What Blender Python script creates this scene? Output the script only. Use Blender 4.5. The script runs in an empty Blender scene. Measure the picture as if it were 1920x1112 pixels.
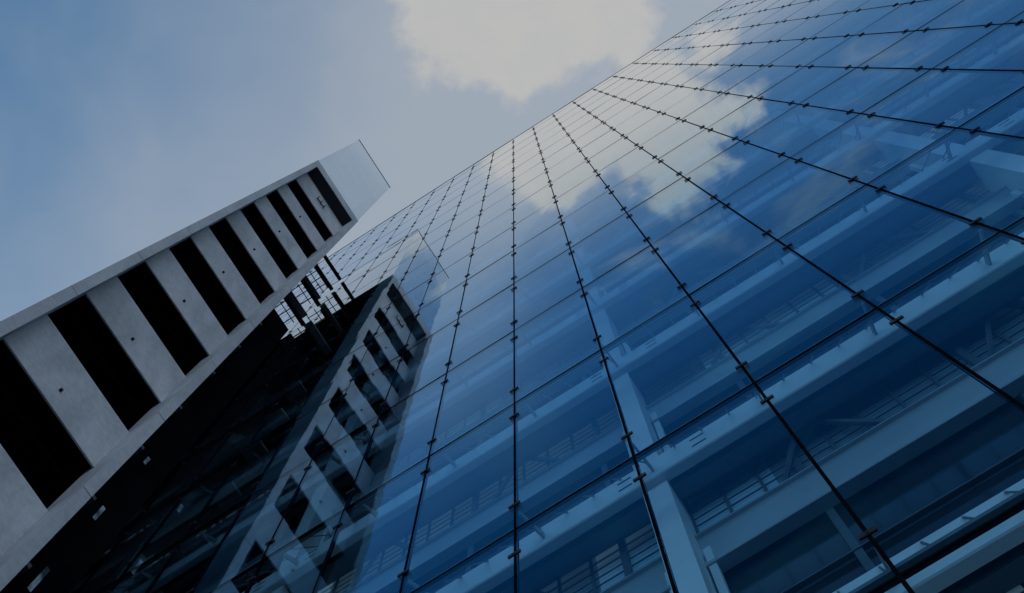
import bpy, math, random
from mathutils import Matrix, Vector
R = math.radians
rng = random.Random(7)
sc = bpy.context.scene
C = sc.collection

# ------------------------------------------------------------------ metrics
FL = 4.2                       # storey height
U = FL / 1.4232                # distance from the viewer to the glass wall
CAMZ = 1.65
def zf(j): return CAMZ + (2.5787 + j) * FL      # height of facade joint j (fractions allowed)
PS = 0.3557 * U                # glass pane width
S0 = -0.6286 * U               # x of pane joint 0
ROOFZ = zf(13.573)
J_LO, J_HI = -2, 13            # facade joints
K_LO, K_HI = -22, 15

# ------------------------------------------------------------------ camera
cam = bpy.data.cameras.new('camera')
cam.sensor_width = 36.0
F_PX = 2800.0
cam.lens = F_PX / 1920.0 * 36.0
cam.clip_start = 0.05
cam.clip_end = 6000
co = bpy.data.objects.new('camera', cam); C.objects.link(co)
# rows: world x (along the wall), y (into the wall), z (up) expressed in camera axes
rot = Matrix(((0.8435159335825742, 0.5304789966338793, 0.0841005583966665),
              (0.5371038278149773, -0.8332826631311251, -0.13099420396185238),
              (0.0005898633890517703, 0.15566643008501463, -0.9878095031967296)))
co.matrix_world = Matrix.Translation((0, 0, CAMZ)) @ rot.to_4x4()
sc.camera = co

def project(p):
    """image position (0..1, 0..1) of a world point, used only to rank panes by how large they show"""
    v = rot.transposed() @ (Vector(p) - Vector((0, 0, CAMZ)))
    if v.z > -0.01: return None
    return (960 + F_PX * v.x / -v.z, 556 - F_PX * v.y / -v.z, -v.z)

# ------------------------------------------------------------------ world, sun, exposure
SUN_EL, SUN_AZ = R(52), R(-25)          # azimuth measured from +y (behind the glass building) towards +x
w = bpy.data.worlds.new('World'); sc.world = w; w.use_nodes = True
nt = w.node_tree; nt.nodes.clear()
class NB:
    def __init__(s, nt): s.nt = nt
    def n(s, t, **k):
        o = s.nt.nodes.new(t)
        for a, b in k.items(): setattr(o, a, b)
        return o
    def l(s, a, b): s.nt.links.new(a, b)
    def put(s, sock, v):
        if hasattr(v, 'is_linked') or isinstance(v, bpy.types.NodeSocket): s.l(v, sock)
        else: sock.default_value = v
    def m(s, op, a, b=0.0, c=None, clamp=False):
        o = s.n('ShaderNodeMath', operation=op, use_clamp=clamp)
        s.put(o.inputs[0], a); s.put(o.inputs[1], b)
        if c is not None: s.put(o.inputs[2], c)
        return o.outputs[0]
    def smooth(s, v, lo, hi, to0=0.0, to1=1.0):
        o = s.n('ShaderNodeMapRange', interpolation_type='SMOOTHSTEP', clamp=True)
        s.put(o.inputs[0], v)
        for i, q in enumerate((lo, hi, to0, to1)): o.inputs[1 + i].default_value = q
        return o.outputs[0]
    def noise(s, vec, scale, detail=4, rough=0.5, dist=0.0):
        o = s.n('ShaderNodeTexNoise'); s.l(vec, o.inputs['Vector'])
        o.inputs['Scale'].default_value = scale; o.inputs['Detail'].default_value = detail
        o.inputs['Roughness'].default_value = rough; o.inputs['Distortion'].default_value = dist
        return o.outputs[0]
    def mix(s, fac, a, b, blend='MIX'):
        o = s.n('ShaderNodeMix', data_type='RGBA', blend_type=blend)
        s.put(o.inputs[0], fac); s.put(o.inputs[6], a); s.put(o.inputs[7], b)
        return o.outputs[2]
b = NB(nt)
tc = b.n('ShaderNodeTexCoord')
sep = b.n('ShaderNodeSeparateXYZ'); b.l(tc.outputs['Generated'], sep.inputs[0])
zc = b.m('MAXIMUM', sep.outputs[2], 0.06)
px = b.m('DIVIDE', sep.outputs[0], zc); py = b.m('DIVIDE', sep.outputs[1], zc)   # flat cloud layer overhead
cv = b.n('ShaderNodeCombineXYZ'); b.l(px, cv.inputs[0]); b.l(py, cv.inputs[1]); P = cv.outputs[0]
sky = b.n('ShaderNodeTexSky', sky_type='NISHITA')
sky.sun_disc = False; sky.sun_elevation = SUN_EL; sky.sun_rotation = SUN_AZ
sky.altitude = 50; sky.air_density = 1.0; sky.dust_density = 0.8; sky.ozone_density = 1.2
SKY_STR = 0.114
skyc = b.mix(1.0, sky.outputs[0], (SKY_STR * 0.60, SKY_STR * 1.0, SKY_STR * 1.08, 1), 'MULTIPLY')
# thin high veil, thicker towards the sun side
veil = b.m('ADD', b.m('ADD', b.m('MULTIPLY', b.m('MINIMUM', px, 0.02), 1.325), b.m('MULTIPLY', py, 3.24)), 1.15)
veil = b.m('ADD', veil, b.m('MULTIPLY', b.m('SUBTRACT', b.noise(P, 9.0, 3, 0.5, 0.6), 0.5), 0.55))
# cumulus: one big cloud overhead with lobes, and a loose field farther out
n1 = b.noise(P, 22.0, 6, 0.55, 0.3)
n2 = b.noise(P, 60.0, 4, 0.6, 0.2)
wob = b.m('ADD', b.m('MULTIPLY', b.m('SUBTRACT', n1, 0.5), 1.6), b.m('MULTIPLY', b.m('SUBTRACT', n2, 0.5), 0.45))
fld = None
for (cx, cy, rx, ry, wt) in ((0.028, -0.030, 0.072, 0.056, 0), (-0.012, -0.050, 0.040, 0.036, 0), (0.062, 0.000, 0.038, 0.042, 0),
                             (0.012, 0.004, 0.040, 0.022, 0), (0.060, -0.088, 0.044, 0.056, 0), (0.104, -0.108, 0.040, 0.028, 0.36),
                             (0.000, -0.080, 0.045, 0.022, 0.1), (0.115, -0.06, .035, .03, .45)):
    dx = b.m('DIVIDE', b.m('SUBTRACT', px, cx), rx); dy = b.m('DIVIDE', b.m('SUBTRACT', py, cy), ry)
    d = b.m('SQRT', b.m('ADD', b.m('MULTIPLY', dx, dx), b.m('MULTIPLY', dy, dy)))
    d = b.m('ADD', d, wt)
    fld = d if fld is None else b.m('SMOOTH_MIN', fld, d, 0.15)
veil = b.m('ADD', veil, b.smooth(b.m('ADD', fld, b.m('MULTIPLY', wob, 0.8)), 2.4, 0.9, 0.0, 0.2))
veil = b.m('SUBTRACT', veil, b.m('MULTIPLY', b.m('MULTIPLY', b.smooth(px, -0.07, 0.10), b.smooth(py, -0.02, -0.11)), 0.75))
veil = b.m('SUBTRACT', veil, b.m('MULTIPLY', b.m('MULTIPLY', b.smooth(px, -0.13, -0.05), b.smooth(py, -0.075, -0.15)), 0.42))
veil = b.smooth(veil, -0.15, 1.25, 0.0, 0.95)
rad = b.m('SQRT', b.m('ADD', b.m('MULTIPLY', px, px), b.m('MULTIPLY', py, py)))
low = b.smooth(rad, 0.7, 2.6)                                   # paler, brighter air towards the horizon
col = b.mix(veil, skyc, (0.350, 0.398, 0.465, 1))
col = b.mix(b.m('MULTIPLY', low, 0.85), col, (0.70, 0.85, 1.04, 1))
cmask = b.smooth(b.m('ADD', fld, wob), 1.18, 0.74)
far = b.m('MULTIPLY', b.smooth(b.noise(P, 1.6, 6, 0.55, 0.2), 0.52, 0.66), b.smooth(rad, 0.9, 1.6))
mp = b.n('ShaderNodeMapping'); mp.inputs['Rotation'].default_value = (0, 0, 0.5); mp.inputs['Scale'].default_value = (1.0, 2.6, 1); b.l(P, mp.inputs[0])
wisp = b.m('MULTIPLY', b.smooth(b.noise(mp.outputs[0], 7.0, 5, 0.6, 0.5), 0.52, 0.78), b.m('MULTIPLY', b.smooth(py, -0.08, -0.14, 0.0, 0.6), b.smooth(px, -0.14, -0.08)))
cmask = b.m('MAXIMUM', cmask, b.m('MAXIMUM', far, wisp))
ccol = b.mix(b.smooth(b.noise(P, 30.0, 5, 0.6, 0.4), 0.35, 0.7), (0.478, 0.482, 0.484, 1), (0.500, 0.499, 0.491, 1))
col = b.mix(cmask, col, ccol)
bg = b.n('ShaderNodeBackground'); b.l(col, bg.inputs[0]); bg.inputs[1].default_value = 1.0
wo = b.n('ShaderNodeOutputWorld'); b.l(bg.outputs[0], wo.inputs[0])

sl = bpy.data.lights.new('sun', 'SUN'); sl.energy = 2.0; sl.angle = R(0.5); sl.color = (1.0, 0.95, 0.88)
so = bpy.data.objects.new('sun', sl); C.objects.link(so)
sd = Vector((math.sin(SUN_AZ) * math.cos(SUN_EL), math.cos(SUN_AZ) * math.cos(SUN_EL), math.sin(SUN_EL)))
so.rotation_euler = (-sd).to_track_quat('-Z', 'Y').to_euler()
so.location = sd * 200

vs = sc.view_settings
vs.view_transform = 'Standard'; vs.look = 'None'; vs.gamma = 1.0; vs.exposure = 0.0; vs.use_curve_mapping = False
sc.cycles.max_bounces = 10; sc.cycles.transparent_max_bounces = 24
sc.cycles.glossy_bounces = 5; sc.cycles.diffuse_bounces = 4
sc.cycles.caustics_reflective = False

# ------------------------------------------------------------------ materials
def mat(name):
    m = bpy.data.materials.new(name); m.use_nodes = True
    m.node_tree.nodes.clear()
    q = NB(m.node_tree); out = q.n('ShaderNodeOutputMaterial')
    return m, q, out

def plain(name, col, rough=0.6, metal=0.0, vary=0.15, scale=3.0, bump=0.0, spec=0.3):
    m, q, out = mat(name)
    t = q.n('ShaderNodeTexCoord')
    n = q.noise(t.outputs['Object'], scale, 5, 0.6)
    f = q.smooth(n, 0.3, 0.7, 1 - vary, 1 + vary)
    sc_ = q.n('ShaderNodeVectorMath', operation='SCALE'); sc_.inputs[0].default_value = col; q.l(f, sc_.inputs['Scale'])
    p = q.n('ShaderNodeBsdfPrincipled'); q.l(sc_.outputs[0], p.inputs['Base Color'])
    p.inputs['Roughness'].default_value = rough; p.inputs['Specular IOR Level'].default_value = spec; p.inputs['Metallic'].default_value = metal
    if bump:
        bp = q.n('ShaderNodeBump'); bp.inputs['Distance'].default_value = bump
        q.l(q.noise(t.outputs['Object'], scale * 12, 4, 0.6), bp.inputs['Height']); q.l(bp.outputs[0], p.inputs['Normal'])
    q.l(p.outputs[0], out.inputs[0])
    return m

def glass_mat(name, tint, spec_lo, spec_hi, f0=0.05, bump=0.0018, gain=1.0, power=5.0, haze=0.0):
    m, q, out = mat(name)
    g = q.n('ShaderNodeNewGeometry')
    t = q.n('ShaderNodeTexCoord')
    bp = q.n('ShaderNodeBump'); bp.inputs['Distance'].default_value = bump; bp.inputs['Strength'].default_value = 1.0
    mp = q.n('ShaderNodeMapping'); mp.inputs['Scale'].default_value = (0.45, 1, 1.0); q.l(t.outputs['Object'], mp.inputs[0])
    q.l(q.noise(mp.outputs[0], 0.8, 2, 0.4), bp.inputs['Height'])                 # gentle roller waves
    dt = q.n('ShaderNodeVectorMath', operation='DOT_PRODUCT')
    q.l(g.outputs['Normal'], dt.inputs[0]); q.l(g.outputs['Incoming'], dt.inputs[1])
    c = q.m('ABSOLUTE', dt.outputs['Value'])
    k = q.m('POWER', q.m('SUBTRACT', 1.0, c), power)                      # Schlick, the same from either side
    fr = q.m('ADD', q.m('MULTIPLY', q.smooth(k, 0.05, 0.80), (1 - f0) * gain), f0, clamp=True)   # coated glass: mirror-like when seen flat on its slope
    sc_ = q.mix(q.smooth(k, 0.09, 0.74), spec_lo, spec_hi)
    gl = q.n('ShaderNodeBsdfGlossy'); gl.inputs['Roughness'].default_value = 0.0
    q.l(sc_, gl.inputs['Color']); q.l(bp.outputs[0], gl.inputs['Normal'])
    tr = q.n('ShaderNodeBsdfTransparent'); tr.inputs['Color'].default_value = tint
    mx = q.n('ShaderNodeMixShader'); q.l(fr, mx.inputs[0]); q.l(tr.outputs[0], mx.inputs[1]); q.l(gl.outputs[0], mx.inputs[2])
    last = mx.outputs[0]
    if haze:                                                            # dusty film; its level streaks paint in rippled reflections
        m2 = q.n('ShaderNodeMapping'); m2.inputs['Scale'].default_value = (1, 0.35, 0.8); q.l(t.outputs['Object'], m2.inputs[0])
        h = q.smooth(q.noise(m2.outputs[0], 1.6, 4, 0.6), 0.3, 0.7, haze * 0.82, haze * 1.12)
        df = q.n('ShaderNodeBsdfTranslucent'); df.inputs['Color'].default_value = (0.8, 0.85, 0.88, 1)
        d2 = q.n('ShaderNodeBsdfDiffuse'); d2.inputs['Color'].default_value = (0.8, 0.85, 0.88, 1)
        a = q.n('ShaderNodeMixShader'); a.inputs[0].default_value = 0.5; q.l(df.outputs[0], a.inputs[1]); q.l(d2.outputs[0], a.inputs[2])
        b2 = q.n('ShaderNodeMixShader'); q.l(h, b2.inputs[0]); q.l(last, b2.inputs[1]); q.l(a.outputs[0], b2.inputs[2]); last = b2.outputs[0]
    q.l(last, out.inputs[0])
    return m

def concrete_mat(name, col, stain=0.25, coarse=1.0):
    m, q, out = mat(name)
    t = q.n('ShaderNodeTexCoord'); o = t.outputs['Object']
    mp = q.n('ShaderNodeMapping'); mp.inputs['Scale'].default_value = (1, 1, 0.25); q.l(o, mp.inputs[0])
    a = q.smooth(q.noise(mp.outputs[0], 1.3 * coarse, 6, 0.6, 0.4), 0.3, 0.72, 1 - stain, 1 + stain * 0.5)
    c = q.smooth(q.noise(o, 9 * coarse, 5, 0.65), 0.35, 0.65, 0.93, 1.06)
    pit = q.smooth(q.noise(o, 38 * coarse, 2, 0.5), 0.22, 0.30, 0.72, 1.0)
    f = q.m('MULTIPLY', q.m('MULTIPLY', a, c), pit)
    sc_ = q.n('ShaderNodeVectorMath', operation='SCALE'); sc_.inputs[0].default_value = col; q.l(f, sc_.inputs['Scale'])
    p = q.n('ShaderNodeBsdfPrincipled'); q.l(sc_.outputs[0], p.inputs['Base Color'])
    p.inputs['Roughness'].default_value = 0.8; p.inputs['Specular IOR Level'].default_value = 0.25
    bp = q.n('ShaderNodeBump'); bp.inputs['Distance'].default_value = 0.004
    q.l(q.noise(o, 45, 5, 0.6), bp.inputs['Height']); q.l(bp.outputs[0], p.inputs['Normal'])
    q.l(p.outputs[0], out.inputs[0])
    return m

M = {}
M['facade_glass'] = glass_mat('blue_glass', (0.735, 0.905, 0.98, 1), (0.03, 0.54, 0.95, 1), (0.96, 0.985, 1.0, 1), 0.012, 0.0013, 1.0, 5.0)
M['screen_glass'] = glass_mat('clear_glass', (0.86, 0.91, 0.95, 1), (0.75, 0.9, 1, 1), (0.95, 0.98, 1, 1), 0.05, 0.0012, 1.0, 5.0, 0.16)
M['glass_edge'] = plain('glass_edge', (0.02, 0.06, 0.07), 0.2)
M['gasket'] = plain('black_gasket', (0.005, 0.006, 0.009), 0.8, spec=0.0)
M['clip'] = plain('dark_steel', (0.010, 0.012, 0.016), 0.5, 0.0, spec=0.15)
M['white'] = plain('white_paint', (0.78, 0.79, 0.80), 0.5, 0, 0.06, 1.2)
M['spandrel'] = plain('grey_blue_spandrel', (0.40, 0.44, 0.48), 0.55, 0, 0.08, 1.0)
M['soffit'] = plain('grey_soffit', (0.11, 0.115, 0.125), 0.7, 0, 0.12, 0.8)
M['steel'] = plain('painted_steel', (0.30, 0.31, 0.33), 0.5, 0, 0.1)
M['rail'] = plain('galvanised_rail', (0.16, 0.165, 0.175), 0.5)
M['frame_grey'] = plain('window_frame_grey', (0.10, 0.11, 0.13), 0.45)
M['pale_steel'] = plain('pale_blue_steel', (0.13, 0.15, 0.17), 0.5, 0, 0.2, 1.5)
M['landing'] = plain('blue_grey_steel', (0.16, 0.20, 0.25), 0.4, 0, 0.3, 1.0, spec=0.4)
M['roof'] = plain('roofing', (0.12, 0.12, 0.125), 0.8)
M['concrete'] = concrete_mat('fair_faced_concrete', (0.58, 0.61, 0.65), 0.16)
M['panel'] = concrete_mat('cast_panel_concrete', (0.60, 0.63, 0.67), 0.24)
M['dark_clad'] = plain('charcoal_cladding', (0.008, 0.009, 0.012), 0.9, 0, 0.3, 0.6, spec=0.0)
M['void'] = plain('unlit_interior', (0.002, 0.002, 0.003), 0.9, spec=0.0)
M['soffit_dark'] = plain('dark_soffit_sheet', (0.03, 0.035, 0.045), 0.6, spec=0.1)
M['hole'] = plain('drain_pipe_black', (0.01, 0.01, 0.012), 0.5)
M['paving'] = concrete_mat('plaza_paving', (0.20, 0.20, 0.20), 0.2, 0.6)
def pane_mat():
    m, q, out = mat('glowing_window')
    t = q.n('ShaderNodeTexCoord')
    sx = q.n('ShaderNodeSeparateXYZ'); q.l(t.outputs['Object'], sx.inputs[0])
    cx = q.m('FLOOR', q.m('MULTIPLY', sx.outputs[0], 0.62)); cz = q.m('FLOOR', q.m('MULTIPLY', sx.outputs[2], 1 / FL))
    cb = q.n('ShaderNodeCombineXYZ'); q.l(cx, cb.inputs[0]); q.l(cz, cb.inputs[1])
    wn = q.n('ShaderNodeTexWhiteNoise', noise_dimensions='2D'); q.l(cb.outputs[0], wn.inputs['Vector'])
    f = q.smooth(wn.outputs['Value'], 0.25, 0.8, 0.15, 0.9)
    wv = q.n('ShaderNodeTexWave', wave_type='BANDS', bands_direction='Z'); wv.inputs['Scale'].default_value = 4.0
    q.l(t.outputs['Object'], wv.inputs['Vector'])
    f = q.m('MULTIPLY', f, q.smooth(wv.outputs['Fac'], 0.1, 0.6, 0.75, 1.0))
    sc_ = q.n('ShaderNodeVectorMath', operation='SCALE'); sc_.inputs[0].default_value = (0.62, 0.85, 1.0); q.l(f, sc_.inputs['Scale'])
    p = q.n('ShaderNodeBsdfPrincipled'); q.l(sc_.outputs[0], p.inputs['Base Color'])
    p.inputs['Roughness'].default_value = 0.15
    # glow added to patches of panes, in place of daylight from behind
    pane_glow = q.smooth(q.noise(t.outputs['Object'], 0.12, 2, 0.5), 0.36, 0.58)
    q.l(sc_.outputs[0], p.inputs['Emission Color']); q.l(q.m('MULTIPLY', pane_glow, 0.42), p.inputs['Emission Strength'])
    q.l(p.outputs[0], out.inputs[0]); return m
M['glow_pane'] = pane_mat()
M['dark_pane'] = plain('dark_window', (0.022, 0.025, 0.032), 0.12, 0, 0.4, 0.35, spec=0.4)

# ------------------------------------------------------------------ mesh helpers
class MB:
    def __init__(s): s.v = []; s.f = []
    def quadbox(s, pts):                       # 8 points: bottom ring 0-3, top ring 4-7
        o = len(s.v); s.v += [tuple(p) for p in pts]
        s.f += [tuple(o + i for i in q) for q in ((3, 2, 1, 0), (4, 5, 6, 7), (0, 1, 5, 4), (1, 2, 6, 5), (2, 3, 7, 6), (3, 0, 4, 7))]
    def box(s, x0, x1, y0, y1, z0, z1):
        s.quadbox([(x0, y0, z0), (x1, y0, z0), (x1, y1, z0), (x0, y1, z0), (x0, y0, z1), (x1, y0, z1), (x1, y1, z1), (x0, y1, z1)])
    def bevbox(s, x0, x1, y0, y1, z0, z1, e):
        """box with its edges along x chamfered"""
        prof = [(y0 + e, z0), (y1 - e, z0), (y1, z0 + e), (y1, z1 - e), (y1 - e, z1), (y0 + e, z1), (y0, z1 - e), (y0, z0 + e)]
        s.extrude_x(prof, x0, x1)
    def extrude_x(s, prof, x0, x1):            # prof counter-clockwise in (y, z)
        o = len(s.v); n = len(prof)
        s.v += [(x0, y, z) for y, z in prof] + [(x1, y, z) for y, z in prof]
        for i in range(n):
            j = (i + 1) % n
            s.f.append((o + i, o + j, o + n + j, o + n + i)[::-1])
        s.f.append(tuple(o + i for i in range(n))); s.f.append(tuple(o + n + i for i in reversed(range(n))))
    def bar(s, p, q, r, sides=6):
        p = Vector(p); q = Vector(q); d = (q - p).normalized()
        a = d.orthogonal().normalized(); c = d.cross(a)
        o = len(s.v)
        for e in (p, q):
            for i in range(sides):
                t = 2 * math.pi * i / sides
                s.v.append(tuple(e + (a * math.cos(t) + c * math.sin(t)) * r))
        for i in range(sides):
            j = (i + 1) % sides
            s.f.append((o + i, o + j, o + sides + j, o + sides + i))
        s.f.append(tuple(o + i for i in reversed(range(sides)))); s.f.append(tuple(o + sides + i for i in range(sides)))
    def build(s, name, m, parent=None, kind=None):
        me = bpy.data.meshes.new(name); me.from_pydata(s.v, [], s.f); me.update()
        me.materials.append(m)
        o = bpy.data.objects.new(name, me); C.objects.link(o)
        if parent is not None: o.parent = parent
        if kind: o['kind'] = kind
        return o
def thing(name, label, cat):
    o = bpy.data.objects.new(name, None); C.objects.link(o)
    o['label'] = label; o['category'] = cat
    return o

# ------------------------------------------------------------------ ground
g = MB(); g.box(-1500, 1500, -1500, 1500, -0.6, 0.0)
g.build('ground', M['paving'], None, 'structure')

# ------------------------------------------------------------------ glass building
GB = thing('glass_office_building', 'tall office building with blue glass curtain wall on dark clips, floors showing through', 'office building')
XL, XR = S0 + K_LO * PS, S0 + K_HI * PS
BK = U + 14.0                               # back of the building
GY0, GY1 = U - 0.006, U + 0.006             # pane faces
def ranked(items):
    """items: (centre, size vector pair, payload) -> payloads, largest in the picture first"""
    sc_ = []
    for cpt, ex, pay in items:
        q = project(cpt); a = -1.0
        if q and -60 < q[0] < 1980 and -60 < q[1] < 1172:
            p1 = project((cpt[0] + ex[0], cpt[1], cpt[2])); p2 = project((cpt[0], cpt[1], cpt[2] + ex[1]))
            a = abs((p1[0] - q[0]) * (p2[1] - q[1]) - (p1[1] - q[1]) * (p2[0] - q[0]))
        sc_.append((a, pay))
    sc_.sort(key=lambda t: -t[0])
    return [p for a, p in sc_]

joints = list(range(J_LO, J_HI + 1))
levels = [0.05] + [zf(j) for j in joints] + [ROOFZ]
panes = []
for i in range(len(levels) - 1):
    for k in range(K_LO, K_HI):
        z0, z1 = levels[i] + 0.012, levels[i + 1] - 0.012
        x0, x1 = S0 + k * PS + 0.012, S0 + (k + 1) * PS - 0.012
        panes.append((((x0 + x1) / 2, U, (z0 + z1) / 2), (PS, z1 - z0), (x0, x1, z0, z1)))
def pane_box(mb, x0, x1, z0, z1):
    t = [rng.gauss(0, 0.0017) for _ in range(4)]
    pts = []
    for (yy) in (0,):
        c = [(x0, z0, t[0]), (x1, z0, t[1]), (x1, z1, t[2]), (x0, z1, t[3])]
    y0 = [GY0 + q[2] for q in c]; y1 = [GY1 + q[2] for q in c]
    mb.quadbox([(x0, y0[0], z0), (x1, y0[1], z0), (x1, y1[1], z0), (x0, y1[0], z0),
                (x0, y0[3], z1), (x1, y0[2], z1), (x1, y1[2], z1), (x0, y1[3], z1)])
order = ranked(panes)
for p in order[:100]:
    mb = MB(); pane_box(mb, *p); mb.build('glass_pane', M['facade_glass'], GB)
mb = MB()
for p in order[100:]: pane_box(mb, *p)
mb.build('glass_pane', M['facade_glass'], GB, 'stuff')

for k in range(K_LO, K_HI + 1):
    x = S0 + k * PS
    mb = MB(); mb.box(x - 0.0105, x + 0.0105, U - 0.009, U + 0.032, 0.05, ROOFZ)
    mb.build('mullion', M['gasket'], GB)
for j in joints:
    z = zf(j); mb = MB()
    for k in range(K_LO, K_HI):
        mb.box(S0 + k * PS + 0.0105, S0 + (k + 1) * PS - 0.0105, U - 0.009, U + 0.024, z - 0.0115, z + 0.0115)
    mb.build('transom', M['gasket'], GB)
clips = []
for j in joints + [J_HI + 1]:
    for dj in (-0.142, 0.142):
        z = zf(j + dj)
        if z > ROOFZ - 0.2: continue
        for k in range(K_LO + 1, K_HI):
            clips.append(((S0 + k * PS, U, z), (0.16, 0.06), (S0 + k * PS, z)))
def clip_box(mb, x, z):
    e = 0.004
    mb.bevbox(x - 0.052, x + 0.052, U - 0.024, U - 0.0095, z - 0.027, z + 0.027, e)
    mb.bar((x, U - 0.028, z), (x, U - 0.0235, z), 0.009, 8)
order = ranked(clips)
for p in order[:100]:
    mb = MB(); clip_box(mb, *p); mb.build('glass_clip', M['clip'], GB)
mb = MB()
for p in order[100:]: clip_box(mb, *p)
mb.build('glass_clip', M['clip'], GB, 'stuff')

# parapet cap
mb = MB(); mb.box(XL - 0.05, XR + 0.05, U - 0.018, U + 0.09, ROOFZ + 0.004, ROOFZ + 0.05)
mb.build('parapet_cap', M['gasket'], GB)

# storeys behind the glass
COLS = [-0.289 + 1.514 * i for i in range(-4, 4)]
SL_B, SL_T = 0.187, 0.300                   # slab underside / top above joint, in storeys
yE, yW, yS = 1.148 * U, 1.283 * U, 1.255 * U
lev = list(range(J_LO - 1, J_HI + 1))
for j in lev:
    mb = MB()
    zb, zt = zf(j + SL_B), zf(j + SL_T)
    if j == J_HI: zt = zf(j + 0.42)
    mb.bevbox(XL + 0.3, XR - 0.3, yE, yE + 0.10, zb, zt, 0.012)
    se = mb.build('slab_edge', M['white'], GB)
    mb = MB()                                   # drain slits in the edge beside each column
    for c in COLS:
        for dx in (-0.28, 0.42):
            for dz in (0.16, 0.34): mb.box(c * U + dx, c * U + dx + 0.13, yE - 0.004, yE + 0.01, zb + dz - 0.012, zb + dz + 0.012)
    mb.build('drain_slit', M['hole'], se)
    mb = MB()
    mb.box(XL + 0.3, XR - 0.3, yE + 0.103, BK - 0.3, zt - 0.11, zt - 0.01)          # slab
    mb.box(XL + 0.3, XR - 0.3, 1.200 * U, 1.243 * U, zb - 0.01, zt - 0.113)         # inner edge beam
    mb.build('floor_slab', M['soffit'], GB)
    if j == J_HI: continue
    # guard tube inside the glass with thin stays back to the slab edge
    if j >= J_LO:
        mb = MB(); zg = zf(j) + 0.25; yg = U + 0.075
        mb.box(XL + 0.3, XR - 0.3, yg - 0.018, yg + 0.018, zg - 0.02, zg + 0.02)
        mb.box(XL + 0.3, XR - 0.3, yg - 0.012, yg + 0.012, zg - 0.11, zg - 0.085)
        x = XL + 0.45
        while x < XR - 0.4:
            mb.quadbox([(x - .006, yg + .02, zg - .012), (x + .006, yg + .02, zg - .012), (x + .006, yE - .002, zt - .06), (x - .006, yE - .002, zt - .06),
                        (x - .006, yg + .02, zg + .012), (x + .006, yg + .02, zg + .012), (x + .006, yE - .002, zt - .03), (x - .006, yE - .002, zt - .03)])
            x += 0.263
        mb.build('guard_rail', M['rail'], GB)
    # rounded spandrel of the inner wall above
    zt_, zb_ = zf(j + 1 - 0.019), zf(j + 1 - 0.19)
    h = zt_ - zb_
    prof = [(yS - 0.02, zt_), (yS - 0.02, zt_ - 0.022)]                 # lip, hollow, then a face that swells towards the bottom
    for q in range(11):
        t = q / 10.0
        prof.append((yS + 0.012 + 0.034 * math.sin(math.pi * min(1.0, t * 1.15)) - 0.042 * t ** 1.6, zt_ - 0.03 - (h - 0.03) * t))
    prof += [(yS + 0.075, zb_), (yS + 0.075, zt_)]
    mb = MB(); mb.extrude_x(prof, XL + 0.3, XR - 0.3)
    sp = mb.build('spandrel', M['spandrel'], GB)
    for f in list(sp.data.polygons)[2:12]: f.use_smooth = True
    # window band of the inner wall
    w0, w1 = zt + 0.01, zf(j + 1 + SL_T) - 0.115
    wm = zf(j + 1 - 0.10)                       # behind the spandrel: tall dark lights below, a fine grid above
    mb = MB(); x = XL + 0.35; i = 0
    while x < XR - 0.35:
        big = i % 5 == 0
        mb.box(x - (0.03 if big else 0.014), x + (0.03 if big else 0.014), yW + (-0.015 if big else 0.012), yW + 0.03, w0 if big else wm, w1); x += 0.31; i += 1
    for z in [w0 + 0.05, w0 + (wm - w0) * 0.5, wm]:
        mb.box(XL + 0.35, XR - 0.35, yW - 0.024, yW + 0.02, z - 0.010, z + 0.010)
    for q in range(1, 9):
        z = wm + (w1 - wm) * q / 9.0
        mb.box(XL + 0.35, XR - 0.35, yW + 0.024, yW + 0.0315, z - 0.010, z + 0.010)
    wb = mb.build('window_band', M['frame_grey'], GB)
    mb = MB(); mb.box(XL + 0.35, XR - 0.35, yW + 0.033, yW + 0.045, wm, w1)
    mb.build('window_pane', M['glow_pane'], wb)
    mb = MB(); mb.box(XL + 0.35, XR - 0.35, yW + 0.033, yW + 0.045, w0, wm - 0.002)
    mb.build('lower_pane', M['dark_pane'], wb)
    mb = MB()                                   # pale jambs beside the columns
    for c in COLS:
        for sg in (-1, 1):
            xc = c * U + sg * (0.0385 * U + 0.05)
            mb.box(xc - 0.03, xc + 0.03, yW - 0.10, yW - 0.035, w0, wm - 0.01)
    mb.build('jamb', M['white'], wb)
    # diagonal bracing in front of the windows, one pair in each bay
    mb = MB()
    for c0, c1 in zip(COLS[:-1], COLS[1:]):
        xa, xb = c0 * U + 0.45, c1 * U - 0.45
        for q in (0.22, 0.72):
            xm = xa + (xb - xa) * q
            mb.bar((xm - 0.35, yW - 0.045, zf(j + 1 + 0.0)), (xm, yW - 0.045, w1 - 0.03), 0.026)
            mb.bar((xm + 0.55, yW - 0.045, zf(j + 1 + 0.0)), (xm + 0.05, yW - 0.045, w1 - 0.03), 0.030)
    mb.build('brace', M['frame_grey'], wb)
for c in COLS:
    x = c * U; hw = 0.0385 * U
    mb = MB(); mb.box(x - hw, x + hw, 1.173 * U, 1.42 * U, 0.0, zf(J_HI + SL_B) - 0.02)
    mb.build('column', M['white'], GB)
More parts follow.
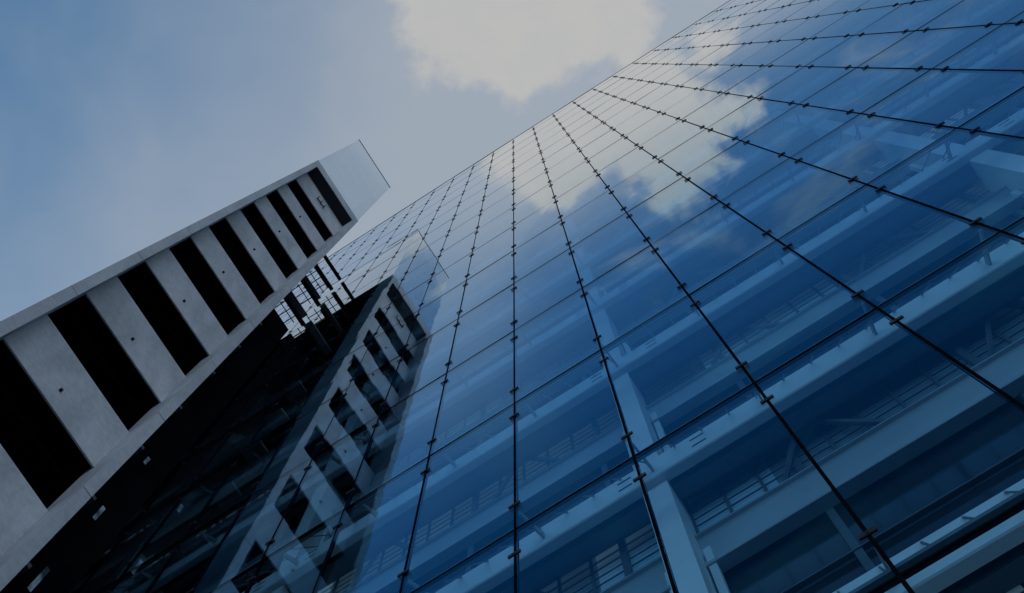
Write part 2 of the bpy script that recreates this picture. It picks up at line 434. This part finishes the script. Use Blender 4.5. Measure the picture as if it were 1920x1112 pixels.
# arms carrying the clips, from the slab edge out to the mullion
arms = []
for j in lev[1:]:
    for k in range(K_LO + 1, K_HI): arms.append(((S0 + k * PS, U + 0.2, zf(j + 0.2)), (0.1, 0.3), (S0 + k * PS, j)))
def arm(mb, x, j):
    mb.quadbox([(x - 0.008, U + 0.062, zf(j + 0.142) - 0.04), (x + 0.008, U + 0.062, zf(j + 0.142) - 0.04), (x + 0.008, yE - 0.002, zf(j + 0.24) - 0.09), (x - 0.008, yE - 0.002, zf(j + 0.24) - 0.09),
                (x - 0.008, U + 0.062, zf(j + 0.142) + 0.03), (x + 0.008, U + 0.062, zf(j + 0.142) + 0.03), (x + 0.008, yE - 0.002, zf(j + 0.24) + 0.04), (x - 0.008, yE - 0.002, zf(j + 0.24) + 0.04)])
order = ranked(arms)
for p in order[:100]:
    mb = MB(); arm(mb, *p); mb.build('support_arm', M['steel'], GB)
mb = MB()
for p in order[100:]: arm(mb, *p)
mb.build('support_arm', M['steel'], GB, 'stuff')
# outer walls and roof of the block
mb = MB()
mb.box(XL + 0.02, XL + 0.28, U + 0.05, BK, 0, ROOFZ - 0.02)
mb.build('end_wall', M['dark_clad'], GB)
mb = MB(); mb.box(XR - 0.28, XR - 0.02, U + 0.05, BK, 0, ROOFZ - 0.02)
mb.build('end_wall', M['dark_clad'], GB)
mb = MB(); mb.box(XL + 0.28, XR - 0.28, BK - 0.28, BK, 0, ROOFZ - 0.02)
mb.build('back_wall', M['concrete'], GB)
mb = MB(); mb.box(XL + 0.28, XR - 0.28, U + 0.12, BK - 0.28, ROOFZ - 0.35, ROOFZ - 0.05)
mb.build('roof_slab', M['roof'], GB)

# ------------------------------------------------------------------ concrete tower
CT = thing('concrete_stair_tower', 'narrow concrete tower with dark slots between pale panels and a glass screen on top', 'tower')
XF = -2.615 * U                              # front face
RC = 0.141 * U                               # recess of the panels inside the frame
ya, yai, ybi, yb = -0.268 * U, -0.205 * U, 0.550 * U, 0.610 * U
TZ, TIZ = zf(10.12), zf(9.86)
TB = XF - 5.0 * U                            # back of the tower
FD = 0.62                                    # frame depth
def strip(y0, y1, name):
    mb = MB(); sm = MB(); zs = [0.0] + [zf(k - 0.06) for k in range(-2, 10)] + [TZ]
    for a_, b_ in zip(zs[:-1], zs[1:]):
        mb.box(XF - FD, XF, y0, y1, a_ + (0.014 if a_ > 0 else 0), b_ - (0.014 if b_ < TZ else 0))
        if b_ < TZ: sm.box(XF - FD, XF - 0.03, y0 + 0.02, y1 - 0.02, b_ - 0.0135, b_ + 0.0135)
    p = mb.build(name, M['concrete'], CT)
    sm.build('joint_seal', M['hole'], p)
    return p
strip(ya, yai, 'frame_pier'); strip(ybi, yb, 'frame_pier')
mb = MB(); mb.box(XF - FD, XF, yai + 0.001, ybi - 0.001, TIZ, TZ)
li = mb.build('frame_lintel', M['concrete'], CT)
mb = MB(); mb.box(XF - RC, XF - 0.015, yai + 0.003, ybi - 0.003, TIZ - 0.03, TIZ - 0.001)  # dark sheet covering the lintel underside
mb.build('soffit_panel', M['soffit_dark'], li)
def panel(z0, z1, hole=True):
    mb = MB(); mb.box(XF - RC - 0.03, XF - RC, yai + 0.002, ybi - 0.002, z0, z1)
    p = mb.build('wall_panel', M['panel'], CT)
    if hole:
        mb = MB(); yh = 0.158 * U + rng.uniform(-.02, .02); zh = z0 + 0.30 * (z1 - z0)
        mb.bar((XF - RC - 0.01, yh, zh), (XF - RC + 0.05, yh, zh), 0.028, 12)
        mb.build('drain_spout', M['hole'], p)
    return p
for k in range(-4, 7):
    panel(zf(2.355 + 0.982 * k), zf(2.828 + 0.981 * k))
top_panel = panel(zf(9.21), TIZ + 0.15, False)
mb = MB()                                     # small bracket on the top panel
zb = zf(9.21) + 1.15; y0 = 0.10 * U; y1 = 0.235 * U; xx = XF - RC
mb.bar((xx + 0.06, y0, zb), (xx + 0.06, y1, zb + 0.02), 0.024, 6)
for q in (0.04, 0.5, 0.96): mb.bar((xx + 0.06, y0 + (y1 - y0) * q, zb), (xx + 0.06, y0 + (y1 - y0) * q, zb + 0.55), 0.02, 6)
mb.build('bracket', M['hole'], top_panel)
# dark shaft behind the slots
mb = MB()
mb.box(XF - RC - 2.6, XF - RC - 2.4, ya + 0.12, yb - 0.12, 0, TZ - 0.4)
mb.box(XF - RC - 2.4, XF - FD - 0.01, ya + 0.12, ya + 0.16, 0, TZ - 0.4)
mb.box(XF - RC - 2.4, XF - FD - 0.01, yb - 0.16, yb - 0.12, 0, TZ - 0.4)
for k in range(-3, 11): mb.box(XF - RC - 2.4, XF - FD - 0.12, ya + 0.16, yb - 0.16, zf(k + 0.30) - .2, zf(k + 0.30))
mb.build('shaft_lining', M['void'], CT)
# outer body
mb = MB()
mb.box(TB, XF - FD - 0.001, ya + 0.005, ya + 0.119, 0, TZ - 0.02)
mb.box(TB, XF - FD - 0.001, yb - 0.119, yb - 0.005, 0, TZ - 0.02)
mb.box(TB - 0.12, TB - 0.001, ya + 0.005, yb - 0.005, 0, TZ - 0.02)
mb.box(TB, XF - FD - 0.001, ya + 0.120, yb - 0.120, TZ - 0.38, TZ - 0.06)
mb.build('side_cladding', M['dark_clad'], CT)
# struts and landings between the tower and the glass wall
for zq in (8.84, 8.32, 7.59, 6.82):
    z = zf(zq); mb = MB(); mb.box(XF - 0.80, XF - 0.71, yb - 0.004, U - 0.06, z - 0.20, z)
    mb.build('link_beam', M['dark_clad'], CT)
for zq in (6.1, 5.4, 4.7, 3.95, 3.25, 2.55, 1.83, 1.1):
    z = zf(zq); mb = MB(); mb.box(XF - 1.45, XF - 0.98, yb - 0.004, yb + 0.30, z - 0.12, z)
    mb.build('landing', M['pale_steel'], CT)
gp = U - 0.1 - yb
for zq, x0, x1 in ((8.58, -1.06, -0.93), (8.05, -1.16, -0.97), (7.30, -1.22, -0.95)):
    z = zf(zq); mb = MB(); mb.box(XF + x0, XF + x1, yb - 0.004, yb + gp, z - 0.05, z)
    ld = mb.build('landing', M['landing'], CT)
    mb = MB()                                   # thin frame of rails along the landing
    for xx in (XF + x0 - 0.25, XF + x0 - 0.55): mb.bar((xx, yb + 0.01, z + 0.3), (xx, yb + gp, z + 0.3), 0.016)
    for q in range(4):
        yy = yb + gp * (q + 0.6) / 4.2
        mb.bar((XF + x0 - 0.58, yy, z + 0.3), (XF + x0 + 0.02, yy, z + 0.3), 0.016)
    mb.build('landing_rail', M['dark_clad'], ld)
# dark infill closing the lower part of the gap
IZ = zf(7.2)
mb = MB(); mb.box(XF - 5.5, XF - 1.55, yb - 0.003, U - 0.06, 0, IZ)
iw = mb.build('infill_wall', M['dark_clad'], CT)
def slit_glow_mat():  # self-glow added in place of daylight seen through the gap
    m, q, out = mat('slit_glow')
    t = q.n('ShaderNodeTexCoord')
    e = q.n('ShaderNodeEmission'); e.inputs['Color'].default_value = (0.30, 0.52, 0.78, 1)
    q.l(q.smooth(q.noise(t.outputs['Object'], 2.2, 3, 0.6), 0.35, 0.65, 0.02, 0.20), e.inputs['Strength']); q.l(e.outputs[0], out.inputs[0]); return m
GLOW_MAT = slit_glow_mat()
for zq, hh, ww in ((3.56, 0.34, 0.065), (2.82, 0.58, 0.07), (2.10, 0.85, 0.075)):
    y0 = 0.81 * U; z = zf(zq); x0 = XF - 1.549
    mb = MB(); mb.box(x0 - 0.0, x0 + 0.012, y0, y0 + ww, z - hh / 2, z + hh / 2)
    sw = mb.build('glow_slit', GLOW_MAT, iw)
# glass screen on the roof
ST = ROOFZ
def screen(x0, x1, y0, y1):
    mb = MB(); mb.box(x0, x1, y0, y1, TZ + 0.01, ST - 0.06)
    return mb.build('glass_screen', M['screen_glass'], CT)
s1 = screen(XF - 0.045, XF - 0.030, ya + 0.02, yb - 0.02)
s2 = screen(XF - 6.0, XF - 0.05, ya + 0.02, ya + 0.035)
s3 = screen(XF - 6.0, XF - 0.05, yb - 0.035, yb - 0.02)
def trim(s, x0, x1, y0, y1, z0, z1):
    mb = MB(); mb.box(x0, x1, y0, y1, z0, z1); mb.build('edge_trim', M['glass_edge'], s)
trim(s1, XF - 0.06, XF - 0.015, ya + 0.0, yb - 0.0, ST - 0.058, ST)
trim(s2, XF - 6.0, XF - 0.062, ya + 0.01, ya + 0.045, ST - 0.058, ST - 0.01)
trim(s3, XF - 6.0, XF - 0.062, yb - 0.045, yb - 0.01, ST - 0.058, ST - 0.01)
trim(s1, XF - 0.06, XF - 0.015, ya, yb, TZ + 0.0005, TZ + 0.0095)
